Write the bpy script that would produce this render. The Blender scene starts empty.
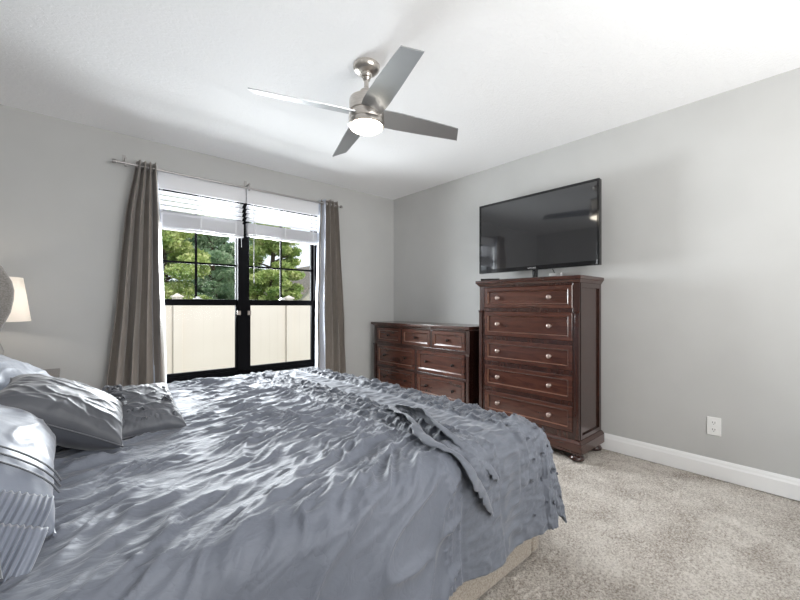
import bpy, bmesh, math, random
import numpy as np
from mathutils import Vector, Matrix, Euler

C = bpy.context.scene.collection
R = math.radians
random.seed(7)
rng = np.random.default_rng(7)

# ------------------------------------------------------------------ camera
cam_d = bpy.data.cameras.new('camera')
cam = bpy.data.objects.new('camera', cam_d); C.objects.link(cam)
bpy.context.scene.camera = cam
cam.location = (0, 0, 1.095)
cam.rotation_euler = (R(90), 0, R(-41.3))
cam_d.sensor_width = 36; cam_d.lens = 36 * 378 / 800
cam_d.shift_y = 6 / 800
cam_d.clip_start = 0.02; cam_d.clip_end = 200

# ------------------------------------------------------------------ world, sun, daylight
sc = bpy.context.scene
w = bpy.data.worlds.new('world'); sc.world = w; w.use_nodes = True
nt = w.node_tree; nt.nodes.clear()
out = nt.nodes.new('ShaderNodeOutputWorld'); bg = nt.nodes.new('ShaderNodeBackground')
bg.inputs[0].default_value = (0.86, 0.93, 1.0, 1); bg.inputs[1].default_value = 1.25
nt.links.new(bg.outputs[0], out.inputs[0])

def light(name, kind, loc, rot, energy, color=(1, 1, 1), **kw):
    d = bpy.data.lights.new(name, kind); d.energy = energy; d.color = color
    for k, v in kw.items(): setattr(d, k, v)
    o = bpy.data.objects.new(name, d); C.objects.link(o)
    o.location = loc; o.rotation_euler = rot
    return o
sun = light('sun', 'SUN', (0, 0, 10), (R(42), 0, R(18)), 2.1, (1.0, 0.94, 0.86), angle=R(2))
# daylight coming in through the bedroom window
wl = light('window_daylight', 'AREA', (1.38, 4.2, 1.50), (R(-72), 0, 0), 175, (0.93, 0.965, 1.0), shape='RECTANGLE', size=.95, size_y=1.0)
wl.visible_camera = False
# fill light added outside the made-up window behind the camera
bl = light('rear_fill_light', 'AREA', (1.3, -1.32, 1.45), (R(128), 0, 0), 75, (1.0, 0.985, 0.96), shape='RECTANGLE', size=2.2, size_y=1.6)
vs = sc.view_settings
vs.view_transform = 'Standard'; vs.look = 'None'; vs.gamma = 1; vs.exposure = 0.17
vs.use_curve_mapping = False
sc.cycles.use_denoising = True
sc.cycles.max_bounces = 10; sc.cycles.diffuse_bounces = 6
sc.cycles.sample_clamp_indirect = 6

# ------------------------------------------------------------------ materials
def new_mat(name):
    m = bpy.data.materials.new(name); m.use_nodes = True
    b = m.node_tree.nodes['Principled BSDF']
    return m, m.node_tree, b
def setin(b, **kw):
    for k, v in kw.items():
        k = k.replace('_', ' ')
        if k in b.inputs:
            b.inputs[k].default_value = (*v, 1) if isinstance(v, tuple) and len(v) == 3 else v
def coords(nt, scale=(1, 1, 1), rot=(0, 0, 0)):
    tc = nt.nodes.new('ShaderNodeTexCoord'); mp = nt.nodes.new('ShaderNodeMapping')
    mp.inputs['Scale'].default_value = scale; mp.inputs['Rotation'].default_value = rot
    nt.links.new(tc.outputs['Object'], mp.inputs[0]); return mp.outputs[0]
def noise(nt, vec, scale, detail=3, rough=.5, dist=0):
    n = nt.nodes.new('ShaderNodeTexNoise'); n.inputs['Scale'].default_value = scale
    n.inputs['Detail'].default_value = detail; n.inputs['Roughness'].default_value = rough
    n.inputs['Distortion'].default_value = dist
    nt.links.new(vec, n.inputs['Vector']); return n.outputs['Fac']
def ramp(nt, fac, stops):
    r = nt.nodes.new('ShaderNodeValToRGB'); e = r.color_ramp.elements
    while len(e) < len(stops): e.new(0.5)
    for el, (p, c) in zip(e, stops): el.position = p; el.color = (*c, 1)
    nt.links.new(fac, r.inputs[0]); return r.outputs[0]
def bump(nt, b, h, strength=.3, dist=.01):
    bn = nt.nodes.new('ShaderNodeBump'); bn.inputs['Strength'].default_value = strength
    bn.inputs['Distance'].default_value = dist
    nt.links.new(h, bn.inputs['Height'])
    nt.links.new(bn.outputs[0], b.inputs['Normal'])
def mat(name, color, rough=.5, metal=0, **kw):
    m, nt, b = new_mat(name); setin(b, Base_Color=color, Roughness=rough, Metallic=metal, **kw); return m
def varied(name, c1, c2, scale=5, rough=.6, bs=0, bscale=50, bdist=.005, metal=0, stretch=(1, 1, 1), rot=(0, 0, 0), detail=3, dist=0, lo=.35, hi=.65, **kw):
    m, nt, b = new_mat(name); setin(b, Roughness=rough, Metallic=metal, **kw)
    v = coords(nt, stretch, rot)
    nt.links.new(ramp(nt, noise(nt, v, scale, detail, .5, dist), [(lo, c1), (hi, c2)]), b.inputs['Base Color'])
    if bs: bump(nt, b, noise(nt, v, bscale, 3), bs, bdist)
    return m

M = {}
M['wall'] = varied('wall_paint', (.50, .50, .49), (.53, .53, .52), 2, .75, .12, 160, .002)
M['ceiling'] = None
m, nt, b = new_mat('ceiling_texture'); setin(b, Base_Color=(.92, .92, .925), Roughness=.9)
v = coords(nt, (1, 1.6, 1), (0, 0, .5))
n1 = noise(nt, v, 26, 5, .65, 1.2)
bump(nt, b, n1, .45, .009); M['ceiling'] = m
M['white_trim'] = mat('white_trim_paint', (.86, .86, .86), .35)
m, nt, b = new_mat('carpet'); setin(b, Roughness=1.0)
v = coords(nt)
na = noise(nt, v, 115, 4, .75); nb = noise(nt, v, 5, 4, .6, .6)
mx = nt.nodes.new('ShaderNodeMath'); mx.operation = 'MULTIPLY_ADD'; mx.inputs[1].default_value = .72
nt.links.new(na, mx.inputs[0])
m2 = nt.nodes.new('ShaderNodeMath'); m2.operation = 'MULTIPLY'; m2.inputs[1].default_value = .28
nt.links.new(nb, m2.inputs[0]); nt.links.new(m2.outputs[0], mx.inputs[2])
nt.links.new(ramp(nt, mx.outputs[0], [(.38, (.28, .235, .195)), (.47, (.50, .45, .40)), (.57, (.74, .69, .63))]), b.inputs['Base Color'])
bump(nt, b, noise(nt, v, 260, 4, .7), .8, .012); M['carpet'] = m
M['black_frame'] = mat('black_window_vinyl', (.004, .004, .005), .6, 0, Specular_IOR_Level=.05)
def glass_mat(name, tint=(1, 1, 1), ref=.06):
    m = bpy.data.materials.new(name); m.use_nodes = True; nt = m.node_tree; nt.nodes.clear()
    o = nt.nodes.new('ShaderNodeOutputMaterial'); t = nt.nodes.new('ShaderNodeBsdfTransparent')
    g = nt.nodes.new('ShaderNodeBsdfGlossy'); mx = nt.nodes.new('ShaderNodeMixShader')
    t.inputs[0].default_value = (*tint, 1); g.inputs['Roughness'].default_value = .02
    mx.inputs[0].default_value = ref
    nt.links.new(t.outputs[0], mx.inputs[1]); nt.links.new(g.outputs[0], mx.inputs[2]); nt.links.new(mx.outputs[0], o.inputs[0])
    return m
M['glass'] = glass_mat('window_glass', (.97, .98, .98), .0015)
m, nt, b = new_mat('blind_white'); setin(b, Base_Color=(.78, .78, .80), Roughness=.5)
tr = nt.nodes.new('ShaderNodeBsdfTranslucent'); tr.inputs[0].default_value = (.9, .9, .92, 1)
mxs = nt.nodes.new('ShaderNodeMixShader'); mxs.inputs[0].default_value = .04
nt.links.new(b.outputs[0], mxs.inputs[1]); nt.links.new(tr.outputs[0], mxs.inputs[2]); nt.links.new(mxs.outputs[0], nt.nodes['Material Output'].inputs[0])
M['blind'] = m
M['nickel'] = varied('brushed_nickel', (.50, .46, .42), (.62, .58, .54), 30, .28, metal=1, stretch=(1, 1, 12))
M['dark_nickel'] = mat('dark_nickel', (.25, .22, .20), .3, 1)
M['rod'] = mat('rod_metal', (.42, .40, .39), .35, .9)
def wood(name, dark, light_, axis, rough=.22):
    m, nt, b = new_mat(name); setin(b, Roughness=rough, Coat_Weight=.45, Coat_Roughness=.15)
    s = [5, 5, 5]; s[axis] = .6
    v = coords(nt, tuple(s))
    f = noise(nt, v, 5, 5, .6, 1.5)
    nt.links.new(ramp(nt, f, [(.3, dark), (.7, light_)]), b.inputs['Base Color'])
    bump(nt, b, noise(nt, v, 14, 3), .08, .002)
    return m
M['wood_h'] = wood('cherry_wood_horizontal', (.020, .0075, .006), (.075, .026, .017), 0)
M['wood_v'] = wood('cherry_wood_vertical', (.026, .0095, .0075), (.046, .017, .012), 2)
M['wood_face'] = wood('cherry_wood_panel', (.034, .012, .009), (.100, .035, .022), 0)
M['wood_edge'] = mat('highlight_wood_bead', (.20, .095, .06), .3)  # bead highlight on the drawers, put into a lighter wood colour
M['knob_nickel'] = mat('satin_nickel_knob', (.50, .40, .36), .3, .95)
M['knob_dark'] = mat('dark_bronze_knob', (.03, .022, .02), .25, .8)
M['tv_black'] = mat('black_gloss_plastic', (.004, .004, .005), .12)
M['tv_screen'] = mat('dark_screen_glass', (.012, .012, .014), .06, 0, Specular_IOR_Level=.9, Coat_Weight=.8, Coat_Roughness=.03)
M['logo'] = mat('silver_lettering', (.6, .6, .6), .3, .6)
M['blade'] = mat('silver_blade', (.42, .43, .44), .34, .7)
M['white_plastic'] = mat('white_plastic', (.82, .82, .81), .35)
M['slot'] = mat('dark_slot', (.02, .02, .02), .6)
M['lamp_glow'] = mat('frosted_lit_glass', (1, 1, 1), .4, Emission_Color=(1.0, .90, .74), Emission_Strength=9.0)
m, nt, b = new_mat('lampshade_fabric'); setin(b, Base_Color=(.9, .85, .78), Roughness=.8)
tr = nt.nodes.new('ShaderNodeBsdfTranslucent'); tr.inputs[0].default_value = (.98, .94, .90, 1)
mxs = nt.nodes.new('ShaderNodeMixShader'); mxs.inputs[0].default_value = .6
o_ = nt.nodes['Material Output']
nt.links.new(b.outputs[0], mxs.inputs[1]); nt.links.new(tr.outputs[0], mxs.inputs[2]); nt.links.new(mxs.outputs[0], o_.inputs[0])
M['shade'] = m
M['bulb'] = mat('lit_bulb', (1, 1, 1), .4, Emission_Color=(1.0, .90, .78), Emission_Strength=48.0)
M['ceramic'] = mat('lamp_base_ceramic', (.55, .53, .5), .2)
def fabric(name, c1, c2, rough, sheen=.3, bs=.2, bscale=300, scale=3, spec=.5, stretch=(1, 1, 1)):
    m, nt, b = new_mat(name); setin(b, Roughness=rough, Sheen_Weight=sheen, Sheen_Roughness=.4, Specular_IOR_Level=spec)
    v = coords(nt, stretch)
    nt.links.new(ramp(nt, noise(nt, v, scale, 4, .6), [(.35, c1), (.65, c2)]), b.inputs['Base Color'])
    bump(nt, b, noise(nt, v, bscale, 3), bs, .002)
    return m
M['satin'] = fabric('blue_grey_satin', (.122, .136, .170), (.152, .167, .205), .62, .35, .3, 70, spec=.6)
m = M['satin']; nt = m.node_tree; b = nt.nodes['Principled BSDF']
for l_ in list(b.inputs['Normal'].links): nt.links.remove(l_)
def crease(scale, stretch, rot, p):
    v = coords(nt, stretch, (0, 0, rot)); f = noise(nt, v, scale, 2.5, .55, .7)
    a1 = nt.nodes.new('ShaderNodeMath'); a1.operation = 'SUBTRACT'; a1.inputs[1].default_value = .5; nt.links.new(f, a1.inputs[0])
    a2 = nt.nodes.new('ShaderNodeMath'); a2.operation = 'ABSOLUTE'; nt.links.new(a1.outputs[0], a2.inputs[0])
    a3 = nt.nodes.new('ShaderNodeMath'); a3.operation = 'POWER'; a3.inputs[1].default_value = p; nt.links.new(a2.outputs[0], a3.inputs[0])
    return a3.outputs[0]
c1_ = crease(7, (1, 3.2, 1), R(-22), .6); c2_ = crease(15, (1, 2.6, 1), R(-12), .6)
ad = nt.nodes.new('ShaderNodeMath'); ad.operation = 'MULTIPLY_ADD'; ad.inputs[1].default_value = .5
nt.links.new(c2_, ad.inputs[0]); nt.links.new(c1_, ad.inputs[2])
bump(nt, b, ad.outputs[0], .22, .018)
M['ruched'] = fabric('ruched_grey_cotton', (.055, .063, .083), (.10, .112, .14), .65, .3, .5, 120, 45)
M['gauze'] = fabric('crinkled_grey_cotton', (.112, .124, .152), (.148, .163, .196), .6, .3, .45, 110, 12, stretch=(1, 1, 4))
M['pale_satin'] = fabric('pale_blue_grey_cotton', (.20, .222, .275), (.235, .258, .31), .5, .4, .2, 120)
M['dark_satin'] = fabric('dark_grey_satin', (.055, .058, .070), (.075, .079, .093), .5, .4, .2, 60, spec=.6)
M['grey_cotton'] = fabric('mid_grey_cotton', (.060, .064, .077), (.095, .10, .115), .5, .4, .3, 150)
M['tuft'] = fabric('dark_tuft_cotton', (.06, .065, .085), (.09, .10, .125), .7, .2)
M['sheet'] = fabric('grey_sheet', (.20, .21, .23), (.24, .25, .27), .7, .2)
M['mattress'] = fabric('white_mattress', (.6, .6, .6), (.65, .65, .64), .8, .1)
M['tweed'] = fabric('beige_tweed', (.27, .23, .19), (.47, .42, .36), .9, .2, .9, 260, 160)
M['head_tweed'] = fabric('grey_tweed', (.22, .20, .18), (.34, .32, .30), .9, .2, .9, 260, 160)
m, nt, b = new_mat('taupe_curtain_satin'); setin(b, Roughness=.42, Sheen_Weight=.3, Specular_IOR_Level=.6)
v = coords(nt, (1, 1, .2))
nt.links.new(ramp(nt, noise(nt, v, 60, 3), [(.3, (.205, .178, .155)), (.7, (.26, .225, .195))]), b.inputs['Base Color'])
M['curtain'] = m
M['lining'] = mat('white_curtain_lining', (.55, .58, .65), .8)
M['fence'] = varied('cream_vinyl', (.72, .64, .57), (.75, .67, .60), 1.5, .5)
M['grass'] = varied('lawn_grass', (.03, .07, .015), (.09, .16, .04), 8, .9)
M['roof'] = varied('shingles', (.20, .17, .15), (.32, .28, .25), 12, .9, .5, 20, .02)
M['siding'] = varied('beige_siding', (.55, .50, .43), (.6, .55, .48), 3, .7)
M['bark'] = varied('bark', (.05, .035, .025), (.12, .09, .06), 14, .9, .6, 20, .02)
def leaf_mat(name, c1, c2, c3):
    m, nt, b = new_mat(name); setin(b, Roughness=.6)
    v = coords(nt)
    f = noise(nt, v, 2.2, 5, .75)
    col = ramp(nt, f, [(.36, c1), (.5, c2), (.64, c3)])
    nt.links.new(col, b.inputs['Base Color'])
    tr = nt.nodes.new('ShaderNodeBsdfTranslucent'); nt.links.new(col, tr.inputs[0])
    mx = nt.nodes.new('ShaderNodeMixShader'); mx.inputs[0].default_value = .35
    nt.links.new(b.outputs[0], mx.inputs[1]); nt.links.new(tr.outputs[0], mx.inputs[2])
    nt.links.new(mx.outputs[0], nt.nodes['Material Output'].inputs[0])
    return m
M['leaf_a'] = leaf_mat('leaves_yellow_green', (.16, .28, .08), (.44, .54, .18), (.80, .80, .42))
M['leaf_b'] = leaf_mat('leaves_deep_green', (.12, .22, .13), (.30, .43, .26), (.58, .66, .48))

# ------------------------------------------------------------------ helpers
def link(name, me, m=None, parent=None, smooth=False):
    o = bpy.data.objects.new(name, me); C.objects.link(o)
    if m is not None:
        for x in (m if isinstance(m, (list, tuple)) else [m]): me.materials.append(x)
    if parent is not None: o.parent = parent
    if smooth:
        me.polygons.foreach_set('use_smooth', [True] * len(me.polygons))
    return o
def obj(name, bm, m, parent=None, smooth=False, bevel=0, seg=2, angle=35):
    bmesh.ops.recalc_face_normals(bm, faces=bm.faces)
    me = bpy.data.meshes.new(name); bm.to_mesh(me); bm.free()
    o = link(name, me, m, parent, smooth)
    if bevel:
        md = o.modifiers.new('bevel', 'BEVEL'); md.width = bevel; md.segments = seg; md.limit_method = 'ANGLE'; md.angle_limit = R(30)
    if smooth:
        try: me.set_sharp_from_angle(angle=R(angle))
        except Exception: pass
    return o
def tag(o, label=None, cat=None, group=None, kind=None):
    if label: o['label'] = label
    if cat: o['category'] = cat
    if group: o['group'] = group
    if kind: o['kind'] = kind
    return o
def empty(name, loc=(0, 0, 0), rz=0, label=None, cat=None, group=None, kind=None):
    o = bpy.data.objects.new(name, None); C.objects.link(o); o.location = loc; o.rotation_euler = (0, 0, rz)
    o.empty_display_size = .1
    return tag(o, label, cat, group, kind)
def BM(): return bmesh.new()
def box(bm, x0, x1, y0, y1, z0, z1):
    vs = [bm.verts.new(p) for p in ((x0, y0, z0), (x1, y0, z0), (x1, y1, z0), (x0, y1, z0), (x0, y0, z1), (x1, y0, z1), (x1, y1, z1), (x0, y1, z1))]
    for f in ((0, 3, 2, 1), (4, 5, 6, 7), (0, 1, 5, 4), (1, 2, 6, 5), (2, 3, 7, 6), (3, 0, 4, 7)):
        bm.faces.new([vs[i] for i in f])
    return bm
def bx(*a): return box(BM(), *a)
def lathe(bm, prof, n=32, center=(0, 0, 0), axis='z'):
    cx, cy, cz = center; rings = []
    def P(r, h, a):
        c, s = r * math.cos(a), r * math.sin(a)
        if axis == 'z': return (cx + c, cy + s, cz + h)
        if axis == 'y': return (cx + c, cy + h, cz + s)
        return (cx + h, cy + c, cz + s)
    for r, h in prof:
        if r < 1e-6: rings.append([bm.verts.new(P(0, h, 0))])
        else: rings.append([bm.verts.new(P(r, h, 2 * math.pi * i / n)) for i in range(n)])
    for a, b in zip(rings[:-1], rings[1:]):
        for i in range(n):
            j = (i + 1) % n
            if len(a) == 1 and len(b) == 1: continue
            if len(a) == 1: bm.faces.new((a[0], b[i], b[j]))
            elif len(b) == 1: bm.faces.new((a[i], a[j], b[0]))
            else: bm.faces.new((a[i], a[j], b[j], b[i]))
    if len(rings[0]) > 1: bm.faces.new(rings[0][::-1])
    if len(rings[-1]) > 1: bm.faces.new(rings[-1])
    return bm
def tube(bm, pts, r, n=10):
    pts = [Vector(p) for p in pts]; rings = []
    for i, p in enumerate(pts):
        d = (pts[min(i + 1, len(pts) - 1)] - pts[max(i - 1, 0)]).normalized()
        up = Vector((0, 0, 1)) if abs(d.z) < .9 else Vector((1, 0, 0))
        a = d.cross(up).normalized(); b = d.cross(a)
        rr = r[i] if isinstance(r, (list, tuple)) else r
        rings.append([bm.verts.new(p + a * rr * math.cos(2 * math.pi * k / n) + b * rr * math.sin(2 * math.pi * k / n)) for k in range(n)])
    for a, b in zip(rings[:-1], rings[1:]):
        for i in range(n): bm.faces.new((a[i], a[(i + 1) % n], b[(i + 1) % n], b[i]))
    bm.faces.new(rings[0][::-1]); bm.faces.new(rings[-1])
    return bm
def grid_mesh(name, P, mats, parent=None, smooth=True, mat_idx=None, close_u=False):
    """P: (nu, nv, 3) array"""
    nu, nv = P.shape[:2]
    me = bpy.data.meshes.new(name)
    idx = np.arange(nu * nv).reshape(nu, nv)
    if close_u: idx = np.vstack([idx, idx[:1]])
    q = np.stack([idx[:-1, :-1], idx[1:, :-1], idx[1:, 1:], idx[:-1, 1:]], -1).reshape(-1, 4)
    me.vertices.add(nu * nv); me.vertices.foreach_set('co', P.reshape(-1).astype(np.float32))
    me.loops.add(q.size); me.loops.foreach_set('vertex_index', q.reshape(-1).astype(np.int32))
    me.polygons.add(len(q)); me.polygons.foreach_set('loop_start', np.arange(0, q.size, 4, dtype=np.int32))
    me.polygons.foreach_set('loop_total', np.full(len(q), 4, dtype=np.int32))
    if mat_idx is not None: me.polygons.foreach_set('material_index', mat_idx.reshape(-1).astype(np.int32))
    me.update(calc_edges=True); me.validate()
    return link(name, me, mats, parent, smooth)
# numpy gradient noise
_perm = rng.permutation(256); _perm = np.concatenate([_perm, _perm])
_ang = rng.random(256) * 2 * math.pi; _gx, _gy = np.cos(_ang), np.sin(_ang)
def pn(x, y):
    x = np.asarray(x, float); y = np.asarray(y, float)
    xi = np.floor(x).astype(int); yi = np.floor(y).astype(int); xf = x - xi; yf = y - yi
    xi &= 255; yi &= 255
    def g(ix, iy, dx, dy):
        h = _perm[_perm[ix & 255] + (iy & 255)]; return _gx[h] * dx + _gy[h] * dy
    u = xf ** 3 * (xf * (xf * 6 - 15) + 10); v = yf ** 3 * (yf * (yf * 6 - 15) + 10)
    a = g(xi, yi, xf, yf) * (1 - u) + g(xi + 1, yi, xf - 1, yf) * u
    b = g(xi, yi + 1, xf, yf - 1) * (1 - u) + g(xi + 1, yi + 1, xf - 1, yf - 1) * u
    return (a * (1 - v) + b * v) * 1.5
def ss(a, b, x):
    t = np.clip((x - a) / (b - a), 0, 1); return t * t * (3 - 2 * t)
def displace(P, disp):
    du = np.gradient(P, axis=0); dv = np.gradient(P, axis=1)
    N = np.cross(du, dv); N /= np.linalg.norm(N, axis=-1, keepdims=True) + 1e-9
    return P + N * disp[..., None]

# ------------------------------------------------------------------ room shell
XL, XR, YB, YF, H = -.95, 3.10, -1.2, 3.65, 2.44
# carpeted floor: fine tufted grid
def axis_pts(spans):
    out_ = [spans[0][0]]
    for a, b, st in spans:
        n = max(1, round((b - a) / st)); out_ += list(np.linspace(a, b, n + 1)[1:])
    return np.array(out_)
gx = axis_pts([(XL - .1, 1.0, .15), (1.0, XR + .1, .0055)])
gy = axis_pts([(YB - .1, -.3, .15), (-.3, 1.7, .0055), (1.7, YF + .1, .1)])
X, Y = np.meshgrid(gx, gy, indexing='ij')
Z = .0045 * pn(X * 75, Y * 75) + .004 * pn(X * 31 + 9, Y * 31) + .0045 * pn(X * 8 + 3, Y * 8) - .006
o = grid_mesh('floor', np.stack([X, Y, Z], -1), M['carpet']); tag(o, kind='structure')
sl = obj('floor_slab', bx(XL - .1, XR + .1, YB - .1, YF + .1, -.2, -.03), M['carpet']); tag(sl, kind='structure'); sl.name = 'floor_base'
o = obj('ceiling', bx(XL - .12, XR + .15, YB - .15, YF + .16, H, H + .12), M['ceiling']); tag(o, kind='structure')
o = obj('wall_left', bx(XL - .12, XL, YB - .12, YF + .16, -.2, H), M['wall']); tag(o, kind='structure')
o = obj('wall_right', bx(XR, XR + .15, YB - .12, YF + .16, -.2, H), M['wall']); tag(o, kind='structure')
WX0, WX1, WZ0, WZ1 = .46, 2.06, .44, 2.14
bm = BM(); box(bm, XL, WX0, YF, YF + .16, -.2, H); box(bm, WX1, XR, YF, YF + .16, -.2, H)
box(bm, WX0, WX1, YF, YF + .16, -.2, WZ0); box(bm, WX0, WX1, YF, YF + .16, WZ1, H)
o = obj('wall_front', bm, M['wall']); tag(o, kind='structure')
BX0, BX1, BZ0, BZ1 = .2, 2.4, .7, 2.15  # opening added to the back wall to let the fill light in
bm = BM(); box(bm, XL, BX0, YB - .12, YB, -.2, H); box(bm, BX1, XR, YB - .12, YB, -.2, H)
box(bm, BX0, BX1, YB - .12, YB, -.2, BZ0); box(bm, BX0, BX1, YB - .12, YB, BZ1, H)
o = obj('wall_back', bm, M['wall']); tag(o, kind='structure')
w2 = empty('added_fill_window', (1.3, YB - .06, BZ0), kind='structure')  # unseen window, added to carry the general fill light
tag(obj('added_sun_shield', bx(XL - .5, XR + .5, YB - 1.5, YB - .151, 2.30, 2.44), M['white_trim']), kind='structure')  # unseen overhang added to keep the sun out of the rear opening
bm = BM()
for a in (-1.10, -.02, 1.06): box(bm, a, a + .04, -.03, .03, 0, BZ1 - BZ0)
for a in (0, .70, BZ1 - BZ0 - .04): box(bm, -1.1, 1.1, -.03, .03, a, a + .04)
obj('window_frame', bm, M['black_frame'], w2)  # bars of the added rear window
# baseboards with a moulded top
def baseboard(name, horizontal, a, b, wall, sgn):
    prof = [(0, 0), (.016, 0), (.016, .085), (.012, .095), (.010, .108), (.005, .12), (0, .12)]
    bm = BM(); rings = []
    for t in (a, b):
        rings.append([bm.verts.new((t, wall + sgn * d, z) if horizontal else (wall + sgn * d, t, z)) for d, z in prof])
    n = len(prof)
    for i in range(n): bm.faces.new((rings[0][i], rings[0][(i + 1) % n], rings[1][(i + 1) % n], rings[1][i]))
    bm.faces.new(rings[0]); bm.faces.new(rings[1])
    tag(obj(name, bm, M['white_trim']), kind='structure')
baseboard('baseboard_right', False, YB, YF, XR, -1)
baseboard('baseboard_front', True, XL, XR - .016, YF, -1)
baseboard('baseboard_left', False, YB, YF - .016, XL, 1)

# ------------------------------------------------------------------ window
win = empty('window_1', (0, 0, 0), kind='structure')
bm = BM(); y0, y1 = 3.70, 3.79
box(bm, WX0, .50, y0, y1, WZ0, WZ1); box(bm, 2.015, WX1, y0, y1, WZ0, WZ1)
box(bm, .50, 2.015, y0, y1, WZ0, WZ0 + .045); box(bm, .50, 2.015, y0, y1, WZ1 - .03, WZ1)
box(bm, 1.208, 1.312, y0 - .012, y1, WZ0 + .045, WZ1 - .03)
obj('window_frame', bm, M['black_frame'], win, bevel=.003)
for (a, b_) in ((.50, 1.225), (1.295, 2.015)):
    bm = BM(); s = .034   # lower sash
    z0, z1 = WZ0 + .045, 1.155
    box(bm, a, a + s, y0 + .005, y0 + .035, z0, z1); box(bm, b_ - s, b_, y0 + .005, y0 + .035, z0, z1)
    box(bm, a + s, b_ - s, y0 + .005, y0 + .035, z0, z0 + .03); box(bm, a + s, b_ - s, y0 + .005, y0 + .035, z1 - .055, z1)
    ls = obj('lower_sash', bm, M['black_frame'], win, bevel=.002)
    obj('glass_pane', bx(a + s, b_ - s, y0 + .018, y0 + .022, z0 + .03, z1 - .055), M['glass'], ls)
    bm = BM(); z0, z1 = 1.155, WZ1 - .03
    s2 = .022
    box(bm, a, a + s2, y0 + .04, y0 + .07, z0 - .05, z1); box(bm, b_ - s2, b_, y0 + .04, y0 + .07, z0 - .05, z1)
    box(bm, a + s2, b_ - s2, y0 + .04, y0 + .07, z1 - .03, z1); box(bm, a + s2, b_ - s2, y0 + .04, y0 + .07, z0 - .05, z0 - .005)
    us = obj('upper_sash', bm, M['black_frame'], win, bevel=.002)
    bm = BM(); mx_ = (a + b_) / 2
    box(bm, mx_ - .009, mx_ + .009, y0 + .048, y0 + .062, z0 - .005, z1 - .03)
    for zz in (1.48, 1.78): box(bm, a + s2, b_ - s2, y0 + .049, y0 + .061, zz - .009, zz + .009)
    obj('muntin_grid', bm, M['black_frame'], us)
    obj('glass_pane', bx(a + s2, b_ - s2, y0 + .053, y0 + .057, z0 - .005, z1 - .03), M['glass'], us)
    bm = bx(mx_ - .03, mx_ + .03, y0 + .0, y0 + .035, 1.156, 1.166); box(bm, mx_ - .012, mx_ + .02, y0 + .004, y0 + .02, 1.166, 1.178)
    obj('sash_lock', bm, M['white_plastic'], us, bevel=.002)
for xx in (1.212, 1.308):
    bm = bx(xx - .017, xx + .017, y0 - .026, y0 - .0125, 1.008, 1.05)
    obj('tilt_latch', bm, M['dark_nickel'], win, bevel=.004)
o = obj('window_sill', bx(WX0 + .001, WX1 - .001, 3.625, 3.70, WZ0 - .02, WZ0), M['white_trim'], win, bevel=.004)
# white painted returns
bm = BM(); box(bm, WX0, WX0 + .008, YF + .001, 3.70, WZ0, WZ1); box(bm, WX1 - .008, WX1, YF + .001, 3.70, WZ0, WZ1); box(bm, WX0 + .008, WX1 - .008, YF + .001, 3.70, WZ1 - .008, WZ1)
obj('window_return', bm, M['white_trim'], win)

# ------------------------------------------------------------------ blinds
def blind(x0, x1, label, bot):
    r_ = empty('window_blind', ((x0 + x1) / 2, 3.66, 2.14), 0, label, 'window blind', 'white slatted blinds in the window')
    hw = (x1 - x0) / 2
    bm = bx(-hw, hw, -.045, -.035, -.075, .065); box(bm, -hw, hw, -.047, -.033, .05, .068); box(bm, -hw, hw, -.047, -.033, -.082, -.066)
    obj('valance', bm, M['blind'], r_, bevel=.003)
    obj('headrail', bx(-hw + .01, hw - .01, -.032, .022, -.06, -.012), M['blind'], r_)
    z = -.105; k = 0
    top_stack = bot + .125 - 2.14
    while z > top_stack + .01:
        bm = BM(); n = 6; ring = []
        for s in range(n + 1):
            f = s / n - .5; yy = -f * .046; zz = z + .009 * math.sin(math.pi * (f + .5)) + f * .022
            ring.append((yy - .003, zz))
        tops = [[bm.verts.new((sx, yy, zz + dz)) for (yy, zz) in ring] for dz in (.0013, -.0013) for sx in (-hw + .012, hw - .012)]
        a0, a1, b0, b1 = tops
        for i in range(n):
            bm.faces.new((a0[i], a1[i], a1[i + 1], a0[i + 1])); bm.faces.new((b0[i], b0[i + 1], b1[i + 1], b1[i]))
        obj('slat', bm, M['blind'], r_, smooth=True)
        z -= .040
    zz = top_stack
    while zz > bot + .022 - 2.14:
        obj('slat', bx(-hw + .012, hw - .012, -.027, .021, zz - .0028, zz), M['blind'], r_)
        zz -= .0052
    obj('bottom_rail', bx(-hw + .012, hw - .012, -.028, .022, bot - 2.14, bot + .018 - 2.14), M['blind'], r_, bevel=.003)
    for f in (-.78, 0, .78):
        bm = BM()
        for yy in (-.031, .0245): tube(bm, [(f * hw, yy, -.06), (f * hw, yy, bot + .004 - 2.14)], .0016, 6)
        box(bm, f * hw - .006, f * hw + .006, -.0305, -.0285, bot - 2.14, bot + .13 - 2.14)
        obj('ladder_cord', bm, M['blind'], r_)
    return r_
b1_ = blind(.50, 1.252, 'white slatted blind pulled halfway up over the left window', 1.735)
b2_ = blind(1.262, 2.045, 'white slatted blind pulled halfway up over the right window', 1.755)
bm = tube(BM(), [(-.33, -.052, -.05), (-.33, -.056, -.45), (-.33, -.056, -.83)], .004, 8)
obj('tilt_wand', bm, M['blind'], b2_, smooth=True)
bm = tube(BM(), [(.33, -.05, -.05), (.335, -.052, -.5)], .002, 6)
obj('pull_cord', bm, M['blind'], b1_, smooth=True)

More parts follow.
